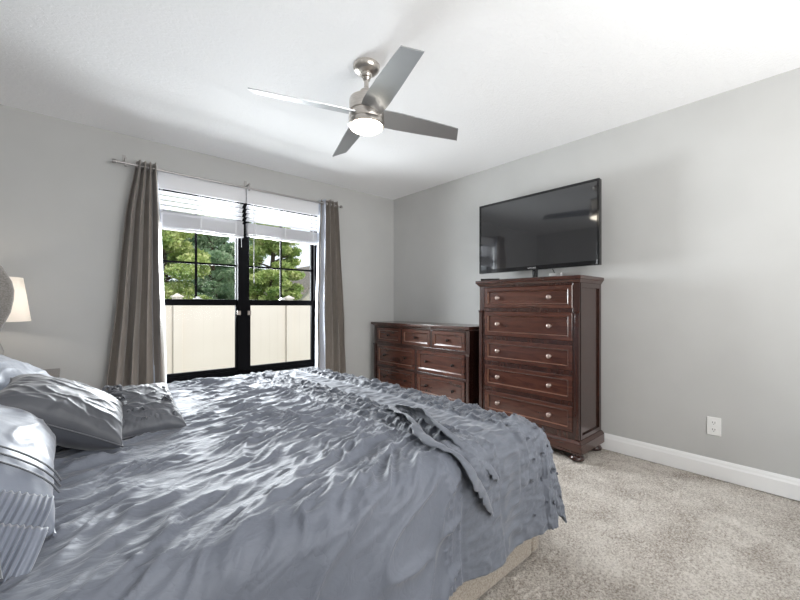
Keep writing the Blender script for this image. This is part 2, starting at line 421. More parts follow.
# ------------------------------------------------------------------ curtain rod and curtains
rod = empty('curtain_rod', (1.26, 3.55, 2.185), 0, 'slim grey metal curtain rod mounted over the window', 'curtain rod')
bm = BM(); lathe(bm, [(.009, -.985), (.009, .985)], 16, axis='x'); obj('pole', bm, M['rod'], rod, smooth=True)
for s in (-1, 1):
    bm = BM(); lathe(bm, [(.009, 0), (.015, .003), (.015, .022), (.012, .027), (0, .030)] if s > 0 else [(0, -.030), (.012, -.027), (.015, -.022), (.015, -.003), (.009, 0)], 16, (s * .985, 0, 0), 'x')
    obj('finial', bm, M['rod'], rod, smooth=True)
for xx in (-.93, 0, .93):
    bm = bx(xx - .006, xx + .006, -.016, .094, .030, .042); box(bm, xx - .012, xx + .012, .094, .0995, .026, .09)
    box(bm, xx - .006, xx + .006, -.016, -.0105, -.022, .030); box(bm, xx - .006, xx + .006, -.0105, .008, -.022, -.012)
    obj('bracket', bm, M['rod'], rod, bevel=.001)

def curtain(name, label, xt0, xt1, xb0, xb1, n, side, seed):
    """side +1: window lies towards +x of this panel"""
    r_ = empty(name, ((xb0 + xb1) / 2, 3.55, .02), 0, label, 'curtain', 'taupe curtains on the rod')
    nu, nv = n * 18 + 1, 90
    u = np.linspace(0, 1, nu)[:, None]; v = np.linspace(0, 1, nv)[None, :]
    zt, zb = 2.225, .02
    Z = zt + (zb - zt) * v + 0 * u
    f = v ** 1.05
    f2 = .12 * ss(0, .2, v) + .88 * v
    x0 = xt0 + (xb0 - xt0) * f2; x1 = xt1 + (xb1 - xt1) * f2
    amp = .042 + .008 * v
    ph = 2 * math.pi * n * u
    wob = .5 * pn(u * 3 + seed, v * 2.2) * v
    X = x0 + (x1 - x0) * (u + .035 * np.sin(2 * ph + 1) / n * 3) + .012 * pn(u * 5 + seed, v * 3 + 1) * v
    Yv = 3.55 + amp * np.sin(ph + wob * 2.2) * (1 + .35 * pn(u * 4 + 3 * seed, v * 1.5)) + .010 * pn(u * 9, v * 6 + seed)
    Yv = np.minimum(Yv, 3.603)
    P = np.stack([X + 0 * v, Yv, Z], -1); P -= np.array([(xb0 + xb1) / 2, 3.55, .02])
    o = grid_mesh('drape', P, M['curtain'], r_)
    md = o.modifiers.new('thick', 'SOLIDIFY'); md.thickness = .002; md.offset = 0
    # white lining showing along the window side
    P2 = P[(-26 if side > 0 else 0):(None if side > 0 else 26)].copy()
    P2[..., 1] += .008
    e = 1 if side > 0 else -1
    k = np.linspace(0, 1, P2.shape[0])[:, None]; k = k if side > 0 else 1 - k
    bulge = (.004 + .008 * np.sin(np.pi * np.linspace(0, 1, nv))[None, :])
    P2[..., 0] += e * bulge * k
    P2[..., 1] += .022 * k * np.sin(k * 9)
    o2 = grid_mesh('lining', P2, M['lining'], r_)
    md = o2.modifiers.new('thick', 'SOLIDIFY'); md.thickness = .0015; md.offset = 0
    for i in range(n * 2):
        uu = (i + .5) / (n * 2) ; xx = xt0 + (xt1 - xt0) * (uu) - (xb0 + xb1) / 2
        bm = BM(); lathe(bm, [(.013, -.003), (.022, -.003), (.023, 0), (.022, .003), (.013, .003)], 16, (xx, 0, 2.185 - .02), 'x')
        obj('grommet', bm, M['rod'], r_, smooth=True)
    return r_
curtain('curtain', 'taupe satin curtain gathered at the left end of the rod', .395, .53, .16, .60, 4, 1, 2.3)
curtain('curtain', 'taupe satin curtain gathered at the right end of the rod', 2.015, 2.20, 1.965, 2.34, 4, -1, 5.1)

# ------------------------------------------------------------------ outside: fence, trees, house
tag(obj('ground', bx(-25, 40, 3.95, 60, -.75, -.6), M['grass']), kind='structure')
fence = empty('vinyl_fence', (1.37, 7.2, -.6), 0, 'cream vinyl privacy fence seen through the window below the trees', 'fence')
for k in range(-3, 4):
    x = k * 1.97
    bm = bx(x - .065, x + .065, -.065, .065, 0, 1.84)
    p_ = obj('post', bm, M['fence'], fence, bevel=.004)
    bm = bx(x - .085, x + .085, -.085, .085, 1.84, 1.865)
    vs_ = [bm.verts.new((x + a, b, 1.865)) for a, b in ((-.07, -.07), (.07, -.07), (.07, .07), (-.07, .07))]; ap = bm.verts.new((x, 0, 1.91))
    for i in range(4): bm.faces.new((vs_[i], vs_[(i + 1) % 4], ap))
    obj('post_cap', bm, M['fence'], p_)
    if k < 3:
        bm = BM(); xa, xb = x + .066, x + 1.904
        box(bm, xa, xb, -.025, .025, 1.73, 1.80); box(bm, xa, xb, -.025, .025, .05, .16)
        nb = 11; wb = (xb - xa) / nb
        for i in range(nb): box(bm, xa + i * wb + .0008, xa + (i + 1) * wb - .0008, -.012, .012, .16, 1.73)
        box(bm, xa, xb, -.0105, .0105, .16, 1.73)
        obj('fence_panel', bm, M['fence'], fence)
hs = empty('neighbour_house', (8.2, 16.5, -.6), 0, 'beige house with a brown shingled gable roof behind the fence', 'house')
obj('house_wall', bx(-1.55, 4, -2.2, 5, 0, 1.7), M['siding'], hs)
bm = BM()
for (xa, za, xb, zb) in ((-1.85, 1.45, 0.2, 3.4), (0.2, 3.4, 4.3, 1.45)):
    vs_ = [bm.verts.new(p) for p in ((xa, -2.6, za), (xb, -2.6, zb), (xb, 5.3, zb), (xa, 5.3, za), (xa, -2.6, za + .15), (xb, -2.6, zb + .15), (xb, 5.3, zb + .15), (xa, 5.3, za + .15))]
    for f in ((0, 3, 2, 1), (4, 5, 6, 7), (0, 1, 5, 4), (1, 2, 6, 5), (2, 3, 7, 6), (3, 0, 4, 7)): bm.faces.new([vs_[i] for i in f])
obj('roof', bm, M['roof'], hs)
bm = BM(); vs_ = [bm.verts.new(p) for p in ((-1.55, -2.21, 1.7), (4, -2.21, 1.7), (.2, -2.21, 3.36))]; bm.faces.new(vs_)
obj('gable', bm, M['siding'], hs)
for i, xx in enumerate((-1.0, -.6)):
    obj('gable_vent', bx(xx - .13, xx + .13, -2.24, -2.21, 1.42, 1.55), M['slot'], hs)

def tree(x, y, h, cr, m, label, seed, n=42000, sz=.055, conifer=False):
    g = np.random.default_rng(seed)
    r_ = empty('tree', (x, y, -.6), 0, label, 'tree', 'trees beyond the fence')
    bm = tube(BM(), [(0, 0, 0), (.05, 0, h * .3), (-.04, .05, h * .6), (0, 0, h * .88)], [.16, .12, .08, .02], 10)
    k_ = 14
    for i in range(k_):
        zz = h * (.25 + .6 * i / k_); a = i * 2.4; L = cr * (.8 if not conifer else 1 - .8 * i / k_)
        tube(bm, [(0, 0, zz), (L * .5 * math.cos(a), L * .5 * math.sin(a), zz + L * .2), (L * .95 * math.cos(a), L * .95 * math.sin(a), zz + L * .3)], [.04, .025, .008], 6)
    obj('trunk', bm, M['bark'], r_, smooth=True)
    # clumps of leaves
    nc = 90
    zc = g.random(nc); a = g.random(nc) * 2 * math.pi
    if conifer: rad = cr * (1 - zc * .9) * (.35 + .65 * g.random(nc) ** .5)
    else: rad = cr * np.sqrt(np.clip(1 - (2 * zc - 1) ** 2, 0.05, 1)) * (.3 + .7 * g.random(nc) ** .5)
    cc = np.stack([rad * np.cos(a), rad * np.sin(a), h * (.12 + .86 * zc)], -1)
    ci = g.integers(0, nc, n)
    d = g.normal(size=(n, 3)); d /= np.linalg.norm(d, axis=1, keepdims=True)
    rr = (.26 + .24 * g.random(n)) * cr * .75
    pos = cc[ci] + d * rr[:, None] * np.array([1, 1, .55]) 
    pos[:, 2] = np.maximum(pos[:, 2], .2)
    t1 = g.normal(size=(n, 3)); t1 /= np.linalg.norm(t1, axis=1, keepdims=True)
    t2 = np.cross(t1, g.normal(size=(n, 3))); t2 /= np.linalg.norm(t2, axis=1, keepdims=True)
    s = sz * (.6 + .8 * g.random(n))[:, None]
    asp = .42
    V = np.stack([pos - t1 * s, pos + t2 * s * asp, pos + t1 * s, pos - t2 * s * asp], 1)
    me = bpy.data.meshes.new('foliage')
    me.vertices.add(n * 4); me.vertices.foreach_set('co', V.reshape(-1).astype(np.float32))
    me.loops.add(n * 4); me.loops.foreach_set('vertex_index', np.arange(n * 4, dtype=np.int32))
    me.polygons.add(n); me.polygons.foreach_set('loop_start', np.arange(0, n * 4, 4, dtype=np.int32)); me.polygons.foreach_set('loop_total', np.full(n, 4, dtype=np.int32))
    me.update(calc_edges=True); me.validate()
    link('foliage', me, m, r_)
tree(1.75, 10.6, 5.0, .95, M['leaf_a'], 'yellow green leafy tree behind the fence, seen leftmost through the left window', 11)
tree(3.35, 12.7, 6.6, 1.15, M['leaf_b'], 'deep green feathery evergreen behind the fence, seen beside the centre post', 12, conifer=True, sz=.06)
tree(4.35, 10.3, 4.3, .72, M['leaf_a'], 'small yellow green tree behind the fence, nearest the neighbouring roof', 13, sz=.045)
tree(1.9, 15.9, 7.5, 1.5, M['leaf_b'], 'tall green tree standing behind the leftmost yellow green tree', 14, sz=.075)
tree(5.1, 17.2, 7.8, 1.35, M['leaf_b'], 'tall deep green tree rising farthest back behind the right window', 15, sz=.075)

# ------------------------------------------------------------------ ceiling fan
fan = empty('ceiling_fan', (1.255, 1.713, H), 0, 'brushed nickel four-blade ceiling fan with a lit round lamp', 'ceiling fan')
FZ = -.277  # blade plane
bm = BM(); lathe(bm, [(.072, 0), (.075, -.004), (.073, -.020), (.064, -.034), (.046, -.044), (.032, -.047), (.032, -.056), (.026, -.066)], 40); obj('ceiling_canopy', bm, M['nickel'], fan, smooth=True)
bm = BM(); lathe(bm, [(.018, -.064), (.024, -.072), (.018, -.085), (.013, -.09), (.013, -.13), (.020, -.132), (.034, -.142), (.037, -.168), (.042, -.175)], 28); obj('downrod', bm, M['nickel'], fan, smooth=True)
bm = BM(); lathe(bm, [(.036, -.172), (.07, -.178), (.092, -.19), (.096, -.2), (.096, -.262), (.090, -.266), (.090, -.272), (.097, -.276), (.099, -.30), (.096, -.312), (.088, -.316)], 48); obj('motor_housing', bm, M['nickel'], fan, smooth=True)
bm = BM(); lathe(bm, [(.088, -.314), (.099, -.316), (.101, -.325), (.100, -.338), (.093, -.342)], 48); hb = obj('light_ring', bm, M['nickel'], fan, smooth=True)
bm = BM(); lathe(bm, [(.092, -.340), (.090, -.350), (.078, -.358), (.05, -.370), (0, -.373)], 40); gl = obj('lamp_glass', bm, M['lamp_glow'], fan, smooth=True); gl['label'] = 'lit frosted glass'
for ang in (-17.6, 72.4, 162.4, 252.4):
    bm = BM(); pitch = R(-18)
    L0, L1 = .085, .60
    outline = []
    prof = [(.075, .056), (.12, .062), (.2, .063), (.35, .058), (.5, .051), (.618, .046)]
    up = [(x, w_) for x, w_ in prof]; lo = [(x - (.045 if i == len(prof) - 1 else 0), -w_) for i, (x, w_) in enumerate(prof)]
    pts = lo + up[::-1]
    def pp(x, yy, dz): return (x, yy * math.cos(pitch) - dz * math.sin(pitch), yy * math.sin(pitch) + dz * math.cos(pitch))
    t_ = [bm.verts.new(pp(x, yy, .003)) for x, yy in pts]; b_ = [bm.verts.new(pp(x, yy, -.003)) for x, yy in pts]
    n = len(pts)
    bm.faces.new(t_); bm.faces.new(b_[::-1])
    for i in range(n): bm.faces.new((t_[i], b_[i], b_[(i + 1) % n], t_[(i + 1) % n]))
    o = obj('blade', bm, M['blade'], fan); o.location = (0, 0, FZ); o.rotation_euler = (0, 0, R(ang))
    bm = bx(.05, .15, -.018, .018, .004, .009); br = obj('blade_bracket', bm, M['nickel'], o); br.rotation_euler = (pitch, 0, 0)

# ------------------------------------------------------------------ chest and dresser
def frustum_box(bm, x0, x1, y0, y1, z0, z1, dx0, dy0):
    """box whose bottom is inset by dx0 (sides) and dy0 (front, -y)"""
    vs = [bm.verts.new(p) for p in ((x0 + dx0, y0 + dy0, z0), (x1 - dx0, y0 + dy0, z0), (x1 - dx0, y1, z0), (x0 + dx0, y1, z0), (x0, y0, z1), (x1, y0, z1), (x1, y1, z1), (x0, y1, z1))]
    for f in ((0, 3, 2, 1), (4, 5, 6, 7), (0, 1, 5, 4), (1, 2, 6, 5), (2, 3, 7, 6), (3, 0, 4, 7)):
        bm.faces.new([vs[i] for i in f])
def drawer(parent, x0, x1, z0, z1, yf, knobs, km, kr=.015, label=None):
    """front face towards -y at yf"""
    bm = BM(); fr = .028; d = .018
    # frame rails with a bevelled inner lip and a recessed panel
    def ring(x_, z_, y): return [bm.verts.new(p) for p in ((x0 + x_, y, z0 + z_), (x1 - x_, y, z0 + z_), (x1 - x_, y, z1 - z_), (x0 + x_, y, z1 - z_))]
    seq = [ring(0, 0, yf + d), ring(0, 0, yf + .004), ring(.004, .004, yf), ring(fr, fr, yf), ring(fr + .003, fr + .003, yf - .003), ring(fr + .006, fr + .006, yf - .002), ring(fr + .010, fr + .010, yf + .011), ring(fr + .013, fr + .013, yf + .012)]
    for a, b in zip(seq[:-1], seq[1:]):
        for i in range(4): bm.faces.new((a[i], a[(i + 1) % 4], b[(i + 1) % 4], b[i]))
    bm.faces.new(seq[-1]); bm.faces.new(seq[0][::-1])
    for k_ in (3, 5):
        for f_ in set(seq[k_][0].link_faces) | set(seq[k_][2].link_faces):
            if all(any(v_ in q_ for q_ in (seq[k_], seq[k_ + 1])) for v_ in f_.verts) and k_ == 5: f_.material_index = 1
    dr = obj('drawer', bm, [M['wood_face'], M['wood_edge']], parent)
    for kx in knobs:
        bm = BM(); lathe(bm, [(0, -.033), (kr * .7, -.031), (kr, -.026), (kr, -.020), (kr * .55, -.014), (kr * .4, -.008), (kr * .75, -.002), (kr * .75, .0)], 20, (kx, yf + .012, (z0 + z1) / 2), 'y')
        obj('knob', bm, km, dr, smooth=True, angle=60)
    return dr
def bun_foot(parent, x, y, h=.055, r=.052):
    bm = BM(); lathe(bm, [(r * .62, 0), (r * .95, h * .12), (r, h * .35), (r * .82, h * .62), (r * .6, h * .74), (r * .6, h * .80), (r * .85, h * .9), (r * .85, h)], 28, (x, y, 0))
    obj('foot', bm, M['wood_v'], parent, smooth=True, angle=60)
def side_panel(bm, x, s, y0, y1, z0, z1):
    """framed side: s = +1 for right side"""
    fr = .035
    a, b = (x - .012, x) if s > 0 else (x, x + .012)
    box(bm, a, b, y0, y0 + fr, z0, z1); box(bm, a, b, y1 - fr, y1, z0, z1)
    box(bm, a, b, y0 + fr, y1 - fr, z0, z0 + fr); box(bm, a, b, y0 + fr, y1 - fr, z1 - fr, z1)

# tall chest: local +x = world -Y, local -y = towards the bed
chest = empty('chest_of_drawers', (2.70, 1.590, 0), R(-90), 'tall dark cherry chest of five drawers standing under the television', 'chest of drawers')
hw, dp = .430, .375
bm = BM(); box(bm, -hw + .013, hw - .013, .02, dp, .14, 1.262)
side_panel(bm, hw, 1, .004, dp, .14, 1.262); side_panel(bm, -hw, -1, .004, dp, .14, 1.262)
# front face frame
box(bm, -hw, -hw + .050, .0, .02, .14, 1.262); box(bm, hw - .050, hw, .0, .02, .14, 1.262)
for za, zb in ((1.249, 1.262), (1.050, 1.076), (.813, .842), (.597, .628), (.379, .408), (.14, .190)):
    box(bm, -hw + .050, hw - .050, .0, .02, za, zb)
obj('body', bm, M['wood_v'], chest, bevel=.0015)
for s in (-1, 1):
    bm = BM()
    xa, xb = (s * hw - (.038 if s > 0 else -.004), s * hw - (-.004 if s > 0 else -.038)) if s > 0 else (-hw - .004, -hw + .038)
    box(bm, xa + .006, xb - .006, -.012, -.001, .150, 1.035)
    frustum_box(bm, xa, xb, -.016, -.001, 1.035, 1.058, .004, .006)
    obj('pilaster', bm, M['wood_v'], chest, bevel=.002)
bm = BM(); box(bm, -hw - .02, hw + .02, -.035, dp + .004, 1.286, 1.312); frustum_box(bm, -hw - .016, hw + .016, -.028, dp + .002, 1.262, 1.286, .014, .022)
obj('top', bm, M['wood_h'], chest, bevel=.003)
bm = BM(); box(bm, -hw - .022, hw + .022, -.030, dp + .004, .055, .125)
# upper ogee
vsn = [(-hw - .022, -.030, .125), (hw + .022, -.030, .125), (hw + .004, -.006, .145), (-hw - .004, -.006, .145)]
frb = [(-hw - .022, dp + .004, .125), (hw + .022, dp + .004, .125), (hw + .004, dp + .004, .145), (-hw - .004, dp + .004, .145)]
a_ = [bm.verts.new(p) for p in vsn]; c_ = [bm.verts.new(p) for p in frb]
bm.faces.new(a_); bm.faces.new(c_[::-1])
for i in range(4): bm.faces.new((a_[i], c_[i], c_[(i + 1) % 4], a_[(i + 1) % 4]))
obj('plinth', bm, M['wood_h'], chest, bevel=.004)
for x in (-hw + .03, hw - .03):
    for y in (.02, dp - .05): bun_foot(chest, x, y)
for za, zb in ((1.078, 1.247), (.844, 1.048), (.630, .811), (.410, .595), (.192, .377)):
    drawer(chest, -hw + .052, hw - .052, za, zb, -.004, (-.245, .205), M['knob_nickel'], .0165)

dresser = empty('dresser', (2.70, 2.829, 0), R(-90), 'low wide dark cherry dresser with seven drawers beside the window', 'dresser')
hw, dp = .70, .375
bm = BM(); box(bm, -hw + .013, hw - .013, .02, dp, .14, .868)
side_panel(bm, hw, 1, .004, dp, .14, .868); side_panel(bm, -hw, -1, .004, dp, .14, .868)
box(bm, -hw, -hw + .045, 0, .02, .14, .868); box(bm, hw - .045, hw, 0, .02, .14, .868)
for za, zb in ((.855, .868), (.650, .683), (.407, .428), (.14, .188)): box(bm, -hw + .045, hw - .045, 0, .02, za, zb)
for xx in (-.222, .222): box(bm, xx - .012, xx + .012, 0, .02, .683, .855)
for za, zb in ((.428, .650), (.188, .407)): box(bm, -.015, .015, 0, .02, za, zb)
obj('body', bm, M['wood_v'], dresser, bevel=.0015)
for xa, xb in ((-hw - .004, -hw + .04), (hw - .04, hw + .004)):
    bm = BM(); box(bm, xa + .006, xb - .006, -.012, -.001, .150, .640); frustum_box(bm, xa, xb, -.016, -.001, .640, .662, .004, .006)
    obj('pilaster', bm, M['wood_v'], dresser, bevel=.002)
bm = BM(); box(bm, -hw - .022, hw + .022, -.038, dp + .004, .886, .910); frustum_box(bm, -hw - .017, hw + .017, -.030, dp + .002, .868, .886, .015, .024)
obj('top', bm, M['wood_h'], dresser, bevel=.003)
obj('plinth', bx(-hw - .02, hw + .02, -.028, dp + .004, .055, .139), M['wood_h'], dresser, bevel=.006)
for x in (-hw + .04, hw - .04):
    for y in (.02, dp - .05): bun_foot(dresser, x, y)
for xa, xb in ((-.643, -.236), (-.208, .208), (.236, .643)): drawer(dresser, xa, xb, .685, .853, -.004, ((xa + xb) / 2,), M['knob_dark'], .014)
for za, zb in ((.430, .648), (.190, .405)):
    for xa, xb in ((-.643, -.017), (.017, .643)): drawer(dresser, xa, xb, za, zb, -.004, (xa + .14, xb - .14), M['knob_dark'], .014)

# ------------------------------------------------------------------ television
tv = empty('television', (2.885, 1.622, 1.312), R(-90), 'black flat television on a stand on top of the tall chest', 'television')
W2 = .527; zb, zt = .08, .705
bm = BM(); box(bm, -W2, W2, -.012, .028, zb, zt); box(bm, -W2 + .12, W2 - .12, .028, .052, zb + .06, zt - .16)
obj('housing', bm, M['tv_black'], tv, bevel=.004)
bm = BM(); bz = .017
x0, x1, z0, z1 = -W2, W2, zb, zt
box(bm, x0, x0 + bz, -.018, -.012, z0, z1); box(bm, x1 - bz, x1, -.018, -.012, z0, z1); box(bm, x0 + bz, x1 - bz, -.018, -.012, z1 - bz, z1); box(bm, x0 + bz, x1 - bz, -.018, -.012, z0, z0 + .034)
obj('bezel', bm, M['tv_black'], tv, bevel=.0015)
obj('screen', bx(x0 + bz, x1 - bz, -.0145, -.0122, z0 + .034, z1 - bz), M['tv_screen'], tv)
cu = bpy.data.curves.new('brand_lettering', 'FONT'); cu.body = 'SAMSUNG'; cu.size = .016; cu.align_x = 'CENTER'; cu.align_y = 'CENTER'; cu.extrude = .0003
tmp = bpy.data.objects.new('brand_lettering', cu); C.objects.link(tmp)
me_ = bpy.data.meshes.new_from_object(tmp); bpy.data.objects.remove(tmp); me_.materials.clear()
o = link('brand_lettering', me_, M['logo'], tv)
o.location = (0, -.0185, zb + .016); o.rotation_euler = (R(90), 0, 0); o['label'] = 'small silver maker lettering'
bm = BM(); lathe(bm, [(.026, .012), (.022, .03), (.022, .12)], 20, (0, .038, 0)); obj('stand_neck', bm, M['tv_black'], tv, smooth=True)
bm = bx(-.25, .25, -.105, .135, .001, .012); obj('stand_base', bm, M['tv_black'], tv, bevel=.005)
rc = obj('remote_control', bx(-.022, .022, -.08, .08, .0, .016), M['tv_black'], bevel=.004); rc.location = (2.73, 1.93, 1.313); rc.rotation_euler = (0, 0, R(30)); tag(rc, 'small black remote lying near the left front of the tall chest top', 'remote control')
sb = empty('media_box', (2.99, 1.50, 1.327), R(-90), 'small white box with a cable standing behind the television stand', 'media box')
sb.location = (3.03, 1.50, 1.313)
obj('case', bx(-.05, .05, -.015, .015, 0, .055), M['white_plastic'], sb, bevel=.004)
bm = tube(BM(), [(0, .016, .03), (0, .04, .035), (-.03, .045, .06), (-.06, .04, .12)], .003, 8); obj('cable', bm, M['tv_black'], sb, smooth=True)

# ------------------------------------------------------------------ outlet
ou = empty('wall_outlet', (XR, .49, .328), 0, 'white duplex outlet plate on the right wall', 'outlet')
obj('cover_plate', bx(-.007, -.0005, -.036, .036, -.058, .058), M['white_plastic'], ou, bevel=.003)
for zc in (-.022, .022):
    bm = BM(); lathe(bm, [(.0165, -.0095), (.0165, -.006)], 24, (0, 0, zc), 'x'); rp = obj('receptacle', bm, M['white_plastic'], ou)
    bm = BM()
    for yy in (-.006, .006): box(bm, -.0102, -.0096, yy - .0013, yy + .0013, zc - .002, zc + .008)
    box(bm, -.0102, -.0096, -.002, .002, zc - .010, zc - .006)
    obj('slot', bm, M['slot'], rp)

# ------------------------------------------------------------------ nightstand and lamp
ns = empty('nightstand', (-.33, 3.28, 0), 0, 'dark wooden nightstand in the corner beyond the headboard', 'nightstand')
bm = bx(-.25, .265, -.26, .26, .10, .635); obj('body', bm, M['wood_v'], ns, bevel=.003)
obj('top', bx(-.265, .29, -.28, .28, .635, .660), M['wood_h'], ns, bevel=.004)
for za, zb_ in ((.38, .62), (.12, .36)):
    o = obj('drawer', bx(.265, .281, -.24, .24, za, zb_), M['wood_face'], ns, bevel=.004)
    bm = BM(); lathe(bm, [(.006, 0), (.006, .012), (.014, .018), (.014, .024), (0, .028)], 16, (.281, 0, (za + zb_) / 2), 'x'); obj('knob', bm, M['knob_dark'], o, smooth=True)
for x in (-.22, .235):
    for y in (-.22, .22): obj('leg', lathe(BM(), [(.018, 0), (.026, .10)], 16, (x, y, 0)), M['wood_v'], ns)
lp = empty('table_lamp', (-.375, 3.30, .660), 0, 'lit table lamp with a cream tapered shade behind the headboard', 'lamp')
bm = BM(); lathe(bm, [(.07, .001), (.075, .01), (.04, .02), (.03, .04), (.07, .10), (.085, .16), (.06, .24), (.02, .29), (.012, .31)], 32); obj('base', bm, M['ceramic'], lp, smooth=True)
bm = BM(); lathe(bm, [(.006, .31), (.006, .60)], 12); obj('harp', bm, M['dark_nickel'], lp)
a = np.linspace(0, 2 * math.pi, 49); P = np.stack([np.stack([r * np.cos(a), r * np.sin(a), z + 0 * a], -1) for r, z in ((.203, .342), (.185, .48), (.168, .608))], 1)
o = grid_mesh('lamp_shade', P, M['shade'], lp)
bm = BM(); bmesh.ops.create_uvsphere(bm, u_segments=20, v_segments=12, radius=.03, matrix=Matrix.Translation((0, 0, .46))); obj('bulb', bm, M['bulb'], lp, smooth=True)

# ------------------------------------------------------------------ bed
BY0, BY1, BX1 = .85, 2.89, 1.575
bed = empty('upholstered_bed', (.5, 1.87, 0), 0, 'king bed frame upholstered in beige tweed with a winged headboard', 'bed')
def rel(x0, x1, y0, y1, z0, z1): return bx(x0 - .5, x1 - .5, y0 - 1.87, y1 - 1.87, z0, z1)
obj('side_rail', rel(-.52, BX1 - .06, BY0, BY0 + .06, .012, .33), M['tweed'], bed, bevel=.02, seg=4)
obj('side_rail', rel(-.52, BX1 - .06, BY1 - .06, BY1, .012, .33), M['tweed'], bed, bevel=.02, seg=4)
obj('foot_rail', rel(BX1 - .06, BX1, BY0, BY1, .012, .33), M['tweed'], bed, bevel=.025, seg=4)
obj('slat_deck', rel(-.52, BX1 - .062, BY0 + .062, BY1 - .062, .20, .262), M['sheet'], bed)
obj('headboard', rel(-.64, -.53, BY0 - .04, BY1 + .10, .01, 1.40), M['head_tweed'], bed, bevel=.03, seg=4)
# wings
for yy, s in ((BY1 + .04, 1), (BY0 - .10, -1)):
    prof = [(-.60, .012), (-.42, .012), (-.38, .5), (-.33, .75), (-.262, .93), (-.244, .98), (-.213, 1.06), (-.201, 1.13), (-.199, 1.18), (-.208, 1.23), (-.245, 1.31), (-.30, 1.355), (-.37, 1.385), (-.45, 1.40), (-.60, 1.40)]
    bm = BM(); f0 = [bm.verts.new((x - .524, yy - 1.87, z)) for x, z in prof]; f1 = [bm.verts.new((x - .524, yy + .07 - 1.87, z)) for x, z in prof]
    bm.faces.new(f0); bm.faces.new(f1[::-1]); n = len(prof)
    for i in range(n): bm.faces.new((f0[i], f1[i], f1[(i + 1) % n], f0[(i + 1) % n]))
    obj('wing', bm, M['head_tweed'], bed, bevel=.012, seg=3, smooth=True)
tag(obj('mattress', bx(-.51, BX1 - .07, BY0 + .07, BY1 - .07, .265, .565), M['mattress'], bevel=.05, seg=5), 'thick mattress lying in the tweed bed frame beneath the comforter', 'mattress')

# ------------------------------------------------------------------ comforter
TOPZ = .592
cx0, cx1, cy0, cy1 = -.46, 1.50, .900, 2.80   # flat region of the cloth
RR = .13
da = .0068
A = np.arange(cx0, cx1 + .52, da); Bv = np.arange(cy0 - .475, cy1 + .44, da)
A2, B2 = np.meshgrid(A, Bv, indexing='ij')
def comforter_base(A2, B2):
    ox = np.maximum(0, A2 - cx1)
    on = np.maximum(0, cy0 - B2); of = np.maximum(0, B2 - cy1); oy = on + of
    p = 5.0
    s = (ox ** p + oy ** p) ** (1 / p) + 1e-9
    hyp = np.sqrt(ox ** 2 + oy ** 2) + 1e-9
    dx, dy = ox / hyp, oy / hyp * np.where(on > 0, -1, 1)
    RR = .085 + .045 * ox / hyp
    phi = np.minimum(s / RR, math.pi / 2 * .97)
    L = RR * math.pi / 2 * .97
    rest = np.maximum(0, s - L)
    hor = RR * np.sin(phi) + rest * (.05 + .07 * (ox > 0) * np.minimum(1, ox / .1)) + .018 * ss(.15, .5, rest)
    ver = RR * (1 - np.cos(phi)) + rest * math.sin(math.pi / 2 * .97)
    hor = np.where(s < 1e-6, 0, hor); ver = np.where(s < 1e-6, 0, ver)
    # vertical hanging folds
    ang = np.arctan2(oy, ox)
    along = np.where(oy > ox, A2, B2)
    corner = np.minimum(ox, oy) / (np.maximum(ox, oy) + 1e-6) * (hyp > .02)
    fold = ss(.05, .45, s) * (.014 * np.sin(along * 13 + 1.2 * np.sin(along * 5)) + .02 * pn(along * 4.5, s * 1.5) + .016 * corner * np.sin(ang * 9 + 1.0))
    hor = hor + fold
    ver = ver * (1 - .12 * corner ** 2)
    Xc = np.minimum(np.maximum(A2, cx0), cx1) + dx * hor
    Yc = np.clip(B2, cy0, cy1) + dy * hor
    Zc = TOPZ - ver
    return np.stack([Xc, Yc, Zc], -1), s
P, S = comforter_base(A2, B2)
flat = 1 - ss(.03, .22, S)
plain = 1 - ss(.97, 1.0, A2)
band1 = ss(1.00, 1.02, A2) * (1 - ss(1.19, 1.21, A2)); band2 = ss(1.35, 1.37, A2) * (1 - ss(1.54, 1.56, A2))
mid = ss(1.20, 1.23, A2) * (1 - ss(1.33, 1.36, A2)); foot = ss(1.54, 1.58, A2)
# long wrinkles
rotv = R(8) + R(26) * (1 - ss(.9, 2.0, B2))
ca, sa = np.cos(rotv), np.sin(rotv)
wx = A2 * ca + (B2 - 1.6) * sa; wy = -A2 * sa + (B2 - 1.6) * ca
wyw = wy + .05 * pn(wx * 2.2, wy * 2.2) + .02 * pn(wx * 6, wy * 6)
def ridge(x, y, p=2.0): return np.clip(1 - np.abs(pn(x, y)) * 2.2, 0, 1) ** p
amp_mod = .45 + .9 * np.clip(pn(A2 * 2.1 + 5, B2 * 2.1 + 2) + .5, 0, 1)
def folds(x, y, lam, ln, seed, p=1.6):
    ph = math.pi * y / lam + 3.2 * pn(x / ln + seed, y / (lam * 3.5) + seed * 1.7)
    m_ = np.clip(.5 + 1.3 * pn(x / (ln * .7) + 3 * seed, y / (lam * 2.2) + seed), 0, 1.3)
    return m_ * (1 - np.abs(np.sin(ph))) ** p
wr = .016 * folds(wx, wyw, .20, .55, 1.3, 2.2) + .016 * folds(wx, wyw, .105, .34, 4.1, 1.8) + .015 * folds(wx, wyw, .055, .22, 7.7, 1.6) + .009 * folds(wx, wyw, .03, .13, 9.3, 1.4) + .006 * pn(wx * 3, wyw * 6) + .0015 * pn(A2 * 30, B2 * 40)
sidew = .020 * ridge(A2 * 2.2 + B2 * 2.5, (B2 * .9 - A2 * .55) * 5 + .3 * pn(A2 * 3, B2 * 3), 3) + .010 * pn(A2 * 3.5 - B2 * 2, B2 * 3 + 4) + .003 * pn(A2 * 16, B2 * 16)
disp = plain * (flat * wr * amp_mod + (1 - flat) * sidew)
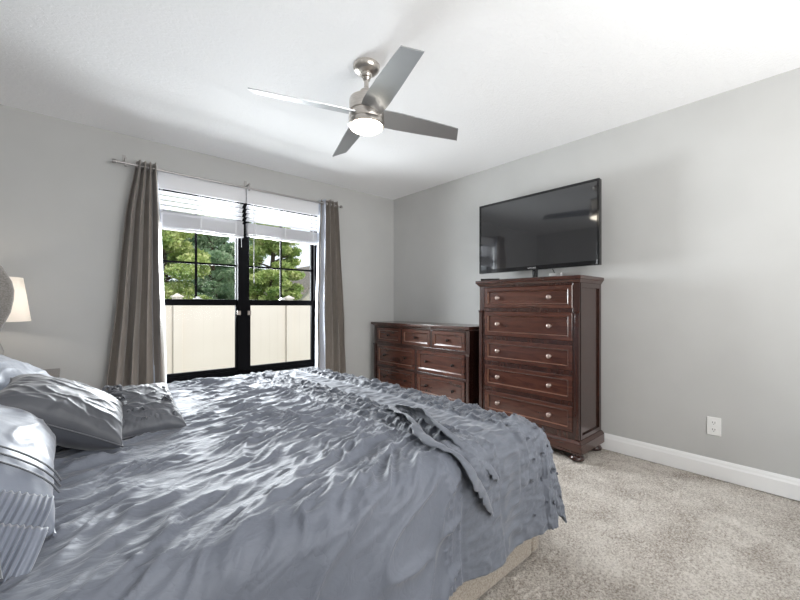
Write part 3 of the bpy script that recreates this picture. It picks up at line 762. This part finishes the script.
# pintucks
for c in (.925, .945, .985): disp += .008 * np.exp(-((A2 - c - .004 * pn(B2 * 9, c * 50)) / .006) ** 2) * (.7 + 1.1 * pn(B2 * 70, c * 90))
disp += .004 * np.abs(pn(A2 * 9, B2 * 75)) * ss(.90, .93, A2) * (1 - ss(.99, 1.01, A2))
ru = .012 * np.abs(pn(A2 * 34, B2 * 48)) + .010 * pn(A2 * 14 + 3, B2 * 20) + .005 * np.abs(pn(A2 * 80, B2 * 90 + 5)) + .012 * ss(.1, .5, pn(A2 * 17 + 9, B2 * 19))
disp += (band1 + band2) * ru * (1 - .5 * ss(.05, .3, S))
disp += (mid + foot) * (.006 * pn(A2 * 12, B2 * 30) + .004 * pn(A2 * 9, B2 * 60) + .008 * ridge(A2 * 4, B2 * 7, 2)) + foot * .004 * pn(A2 * 50, B2 * 9)
# rise where the ruffles gather
gath = np.exp(-((A2 - 1.08) / .09) ** 2 - ((B2 - 1.12) / .22) ** 2)
disp += .03 * gath * (.6 + .8 * pn(A2 * 14, B2 * 7))
crown = .012 * np.exp(-((B2 - 1.87) / .7) ** 2)
P = displace(P, disp)
if True:
    P[..., 2] += (crown - .008) * flat
mi = np.zeros(A2.shape, int)
mi[(A2 > 1.0) & (A2 <= 1.20)] = 1; mi[(A2 > 1.36) & (A2 <= 1.55)] = 1
mi[(B2 < .97 - .03 * pn(A2 * 20, 0 * A2)) & (A2 > 1.0)] = 2
mi[((A2 > 1.20) & (A2 <= 1.36)) | (A2 > 1.55)] = 2
com = grid_mesh('comforter', P, [M['satin'], M['ruched'], M['gauze']], None, True, mi[:-1, :-1])
tag(com, 'wrinkled blue-grey satin comforter with tufted ruched bands spread over the bed', 'comforter')
md = com.modifiers.new('thick', 'SOLIDIFY'); md.thickness = .008; md.offset = -1
def cpos(a, b):
    i = int(np.clip(round((a - A[0]) / da), 1, len(A) - 2)); j = int(np.clip(round((b - Bv[0]) / da), 1, len(Bv) - 2))
    p = P[i, j]; n = np.cross(P[i + 1, j] - P[i - 1, j], P[i, j + 1] - P[i, j - 1]); n = n / (np.linalg.norm(n) + 1e-9)
    return Vector(p), Vector(n)
def tuft_mesh(seed):
    g = random.Random(seed); bm = BM()
    for k in range(5):
        a0 = k * 1.256 + g.uniform(-.3, .3); r = g.uniform(.007, .012)
        c = Vector((math.cos(a0), math.sin(a0), 0)); t = Vector((-math.sin(a0), math.cos(a0), 0))
        v_ = [bm.verts.new(p) for p in (Vector((0, 0, .001)), c * r * .6 + t * r * .45 + Vector((0, 0, .005)), c * r + Vector((0, 0, g.uniform(.005, .009))), c * r * .6 - t * r * .45 + Vector((0, 0, .005)), c * r * .4 + Vector((0, 0, .0)))]
        bm.faces.new((v_[0], v_[1], v_[2])); bm.faces.new((v_[0], v_[2], v_[3])); bm.faces.new((v_[4], v_[1], v_[2])); bm.faces.new((v_[4], v_[2], v_[3]))
    me = bpy.data.meshes.new('tuft'); bm.to_mesh(me); bm.free(); me.materials.append(M['tuft']); return me
tm = [tuft_mesh(i) for i in range(5)]
spots = []
g = random.Random(5)
for a0 in (1.05, 1.11, 1.17, 1.40, 1.46, 1.52):
    for k in range(11): spots.append((a0 + g.uniform(-.015, .015), 1.0 + .165 * k + g.uniform(-.03, .03)))
for a0 in (1.42, 1.50, 1.60):
    for k in range(5): spots.append((a0 + g.uniform(-.02, .02), .52 + .10 * k + g.uniform(-.02, .02)))
for a0 in (1.70, 1.80):
    for k in range(8): spots.append((a0 + g.uniform(-.02, .02), .62 + .13 * k + g.uniform(-.03, .03)))
for a, b in spots[:99]:
    p, n = cpos(a, b)
    o = bpy.data.objects.new('tuft', g.choice(tm)); C.objects.link(o); o.parent = com
    q = n.to_track_quat('Z', 'Y').to_matrix().to_4x4(); o.matrix_local = Matrix.Translation(p) @ q @ Matrix.Rotation(g.uniform(0, 6), 4, 'Z') @ Matrix.Scale(g.uniform(.8, 1.2), 4)
# standing gathered ruffles running over the near edge
def ruffle(path, h, lean, seed, name='ruffle'):
    cps = [cpos(*q) for q in path]
    n = 150; P_ = np.array([list(c[0]) for c in cps]); N_ = np.array([list(c[1]) for c in cps])
    t = np.linspace(0, len(path) - 1, n)
    def ip(a): return np.stack([np.interp(t, range(len(path)), a[:, k]) for k in range(3)], -1)
    def smooth_(a, k=9):
        pad = np.pad(a, ((k, k), (0, 0)), 'edge'); return np.stack([np.convolve(pad[:, i], np.ones(2 * k + 1) / (2 * k + 1), 'valid') for i in range(3)], -1)
    Pc = smooth_(ip(P_)); Nc = smooth_(ip(N_)); T = np.gradient(Pc, axis=0); T /= np.linalg.norm(T, axis=1, keepdims=True)
    Bc = np.cross(T, Nc)
    m_ = 12; rows = []
    tt = np.linspace(0, 1, n)
    env = np.sin(np.pi * np.clip(tt, 0.02, .98)) ** .5
    for j in range(m_):
        f = j / (m_ - 1)
        wav = (.0035 * f * np.sin(tt * 110 + 2 * pn(tt * 12, 0 * tt) + seed) + .008 * f * pn(tt * 22 + seed, f + 0 * tt))
        hh = h * env * (1 + .25 * pn(tt * 9 + seed, 0 * tt))
        off = Nc * (hh * math.sin(f * 1.9) / math.sin(1.4) * .8 - .004)[:, None] + Bc * (lean * hh * f ** 1.3 * 1.3 + wav)[:, None]
        rows.append(Pc + off)
    o = grid_mesh(name, np.stack(rows, 1), M['gauze'], com)
    md = o.modifiers.new('t', 'SOLIDIFY'); md.thickness = .003
ruffle([(1.20, 1.42), (1.12, 1.25), (1.04, 1.08), (1.00, .95), (1.03, .84), (1.10, .72), (1.15, .60)], .062, 1.0, 1.0)
ruffle([(1.25, 1.46), (1.19, 1.28), (1.12, 1.12), (1.08, .98), (1.11, .87), (1.16, .78), (1.19, .72)], .045, 1.0, 4.0)

# ------------------------------------------------------------------ pillows
def frame_matrix(c, ex, n):
    ex = Vector(ex).normalized(); n = Vector(n); n = (n - ex * n.dot(ex)).normalized(); ey = n.cross(ex)
    return Matrix(((ex.x, ey.x, n.x, c[0]), (ex.y, ey.y, n.y, c[1]), (ex.z, ey.z, n.z, c[2]), (0, 0, 0, 1)))
def pillow_surface(w_, h_, t_, seed, wrinkle=.006, n=90, pinch=.10, puff=.42):
    u = np.linspace(-1, 1, n); U, V = np.meshgrid(u, u, indexing='ij')
    sc_ = 1 - pinch * (1 - U ** 2) * V ** 2 * 0
    ex = 1 - pinch * (1 - V ** 2); ey = 1 - pinch * (1 - U ** 2)
    # corners stick out, edges pull in
    Xp = U * w_ / 2 * (1 - pinch * (1 - np.abs(V) ** 2.5) * np.abs(U) ** 3)
    Yp = V * h_ / 2 * (1 - pinch * (1 - np.abs(U) ** 2.5) * np.abs(V) ** 3)
    T = t_ / 2 * (np.clip(1 - np.abs(U) ** 2.6, 0, 1) * np.clip(1 - np.abs(V) ** 2.6, 0, 1)) ** puff
    rad = np.arctan2(V, U)
    edge = np.clip(np.maximum(np.abs(U), np.abs(V)), 0, 1)
    Wk = wrinkle * (pn(U * 3 + seed, V * 3) + .8 * ridge(U * 2 + seed * 2, V * 4 + .6 * U, 2) + .6 * edge * pn(rad * 9 + seed, edge * 2)) * np.clip(T / (t_ / 2) * 2, 0, 1)
    return U, V, Xp, Yp, T + Wk, T + .6 * Wk[::-1]
def pillow(name, label, c, ex, n, w_, h_, t_, m, seed, group=None, wrinkle=.006, piping=True, cat='pillow', **kw):
    mtx = frame_matrix(c, ex, n)
    r_ = empty(name, (0, 0, 0), 0, label, cat, group); r_.matrix_world = mtx
    U, V, Xp, Yp, Tt, Tb = pillow_surface(w_, h_, t_, seed, wrinkle, **kw)
    top = np.stack([Xp, Yp, Tt], -1); bot = np.stack([Xp, Yp, -Tb], -1)[:, ::-1]
    N = len(U)
    # one closed cushion: stitch as a tube around v
    ring = np.concatenate([top, bot[:, 1:-1]], 1)
    ring = np.concatenate([ring, ring[:, :1]], 1)
    o = grid_mesh('cushion_cover', ring, m, r_)
    bmx = bmesh.new(); bmx.from_mesh(o.data); bmesh.ops.remove_doubles(bmx, verts=bmx.verts, dist=.0002); bmesh.ops.recalc_face_normals(bmx, faces=bmx.faces); bmx.to_mesh(o.data); bmx.free()
    o.data.polygons.foreach_set('use_smooth', [True] * len(o.data.polygons))
    if piping:
        e = [(Xp[i, 0], Yp[i, 0], 0) for i in range(0, N, 3)] + [(Xp[-1, j], Yp[-1, j], 0) for j in range(0, N, 3)] + [(Xp[i, -1], Yp[i, -1], 0) for i in range(N - 1, -1, -3)] + [(Xp[0, j], Yp[0, j], 0) for j in range(N - 1, -1, -3)]
        obj('piping', tube(BM(), e, .003, 6), m, r_, smooth=True)
    return r_
def frill(parent, P0, P1, outdir, down, length, m, seed, waves=26, layers=1, name='frill'):
    """pleated strip: from the line P0-P1 outwards and drooping"""
    P0, P1, outdir, down = map(lambda q: np.array(q, float), (P0, P1, outdir, down))
    n = waves * 10; k = 16; t = np.linspace(0, 1, n)
    side = np.cross(P1 - P0, outdir); side /= np.linalg.norm(side)
    rows = []
    for j in range(k):
        f = j / (k - 1)
        base = P0[None] + (P1 - P0)[None] * t[:, None]
        o_ = outdir[None] * length * (f - .25 * f * f) + down[None] * length * f * f * .8
        wv = (.0060 * (.35 + .65 * f) * np.sin(t * waves * 2 * math.pi + 2.5 * pn(t * 9 + seed, 0 * t)) * (1 + .8 * pn(t * 21 + seed, 0 * t))) + .055 * f * f * pn(t * 4 + seed, f + 0 * t)
        rows.append(base + o_ + side[None] * wv[:, None] + (P1 - P0)[None] * (.02 * f * pn(t * 5 + seed, 3 + 0 * t))[:, None])
    o = grid_mesh(name, np.stack(rows, 1), m, parent)
    md = o.modifiers.new('t', 'SOLIDIFY'); md.thickness = .0025
    return o
# near sham leaning back on the headboard side
s1 = pillow('pillow_sham', 'pale blue-grey pillow sham with pleated frills at the front left corner of the bed', (-.262, 1.475, .728), (0, 1, 0), (.45, 0, .89), .76, .54, .25, M['pale_satin'], 1.3, 'frilled pillow shams', .007)
for i, (yo, ln) in enumerate(((.0, .0), )): pass
EF = -.34
frill(s1, (EF + .01, -.24, .055), (EF + .01, .25, .055), (-1, 0, -.05), (-.1, 0, -.9), .095, M['pale_satin'], 1.0, 42)
frill(s1, (EF - .06, -.25, .02), (EF - .06, .27, .02), (-1, 0, -.35), (-.1, 0, -.8), .12, M['pale_satin'], 6.0, 42)
for k in range(3):
    xs = EF + .045 + .028 * k
    pts = [(xs, y_, .127 * ((1 - abs(xs / .39) ** 2.6) * (1 - abs(y_ / .27) ** 2.6)) ** .42 + .006) for y_ in np.linspace(-.25, .25, 24)]
    obj('pintuck', tube(BM(), pts, .0022, 6), M['grey_cotton'], s1, smooth=True)
s2 = pillow('pillow_sham', 'pale blue-grey pillow sham with a frilled far edge next to the nightstand', (-.275, 2.42, .75), (0, 1, 0), (.45, 0, .89), .74, .54, .24, M['pale_satin'], 4.4, 'frilled pillow shams', .007)
frill(s2, (.33, .24, .03), (.33, -.26, .03), (1, 0, .15), (.1, 0, -.5), .10, M['pale_satin'], 2.0, 26)
# satin cushion
pillow('satin_cushion', 'dark grey satin cushion tilted between the two shams', (-.01, 1.775, .728), (-.85, .08, .46), (.46, -.10, .88), .39, .40, .16, M['dark_satin'], 2.2, None, .005, cat='cushion')
# small pleated cushion with rosette
s4 = pillow('pleated_cushion', 'small grey cushion with a rosette and pleated rows lying beside the satin cushion', (.232, 1.885, .662), (1, .06, -.02), (.03, -.36, .93), .26, .35, .12, M['grey_cotton'], 7.7, None, .004, cat='cushion')
for k in range(5):
    yy = -.10 + .05 * k
    frill(s4, (-.10, yy, .052 - abs(yy) * .12), (.095, yy + .01, .05 - abs(yy) * .12), (0, -1, .2), (0, -.1, -.4), .048, M['grey_cotton'], k * 3.0, 9, name='pleated_row')
bm = BM()
sp = [(r_ * math.cos(a_) - .09, r_ * math.sin(a_) + .08, .065 + .006 * math.sin(a_ * 3)) for a_, r_ in [(k * .35, .004 + .0011 * k) for k in range(34)]]
tube(bm, sp, .006, 8); obj('rosette', bm, M['grey_cotton'], s4, smooth=True)

pillow('bed_pillow', 'dark grey pillow lying flat beneath the frilled sham at the near left corner', (-.295, 1.235, .642), (0, 1, 0), (.05, 0, 1), .62, .42, .085, M['grey_cotton'], 9.2, None, .010)
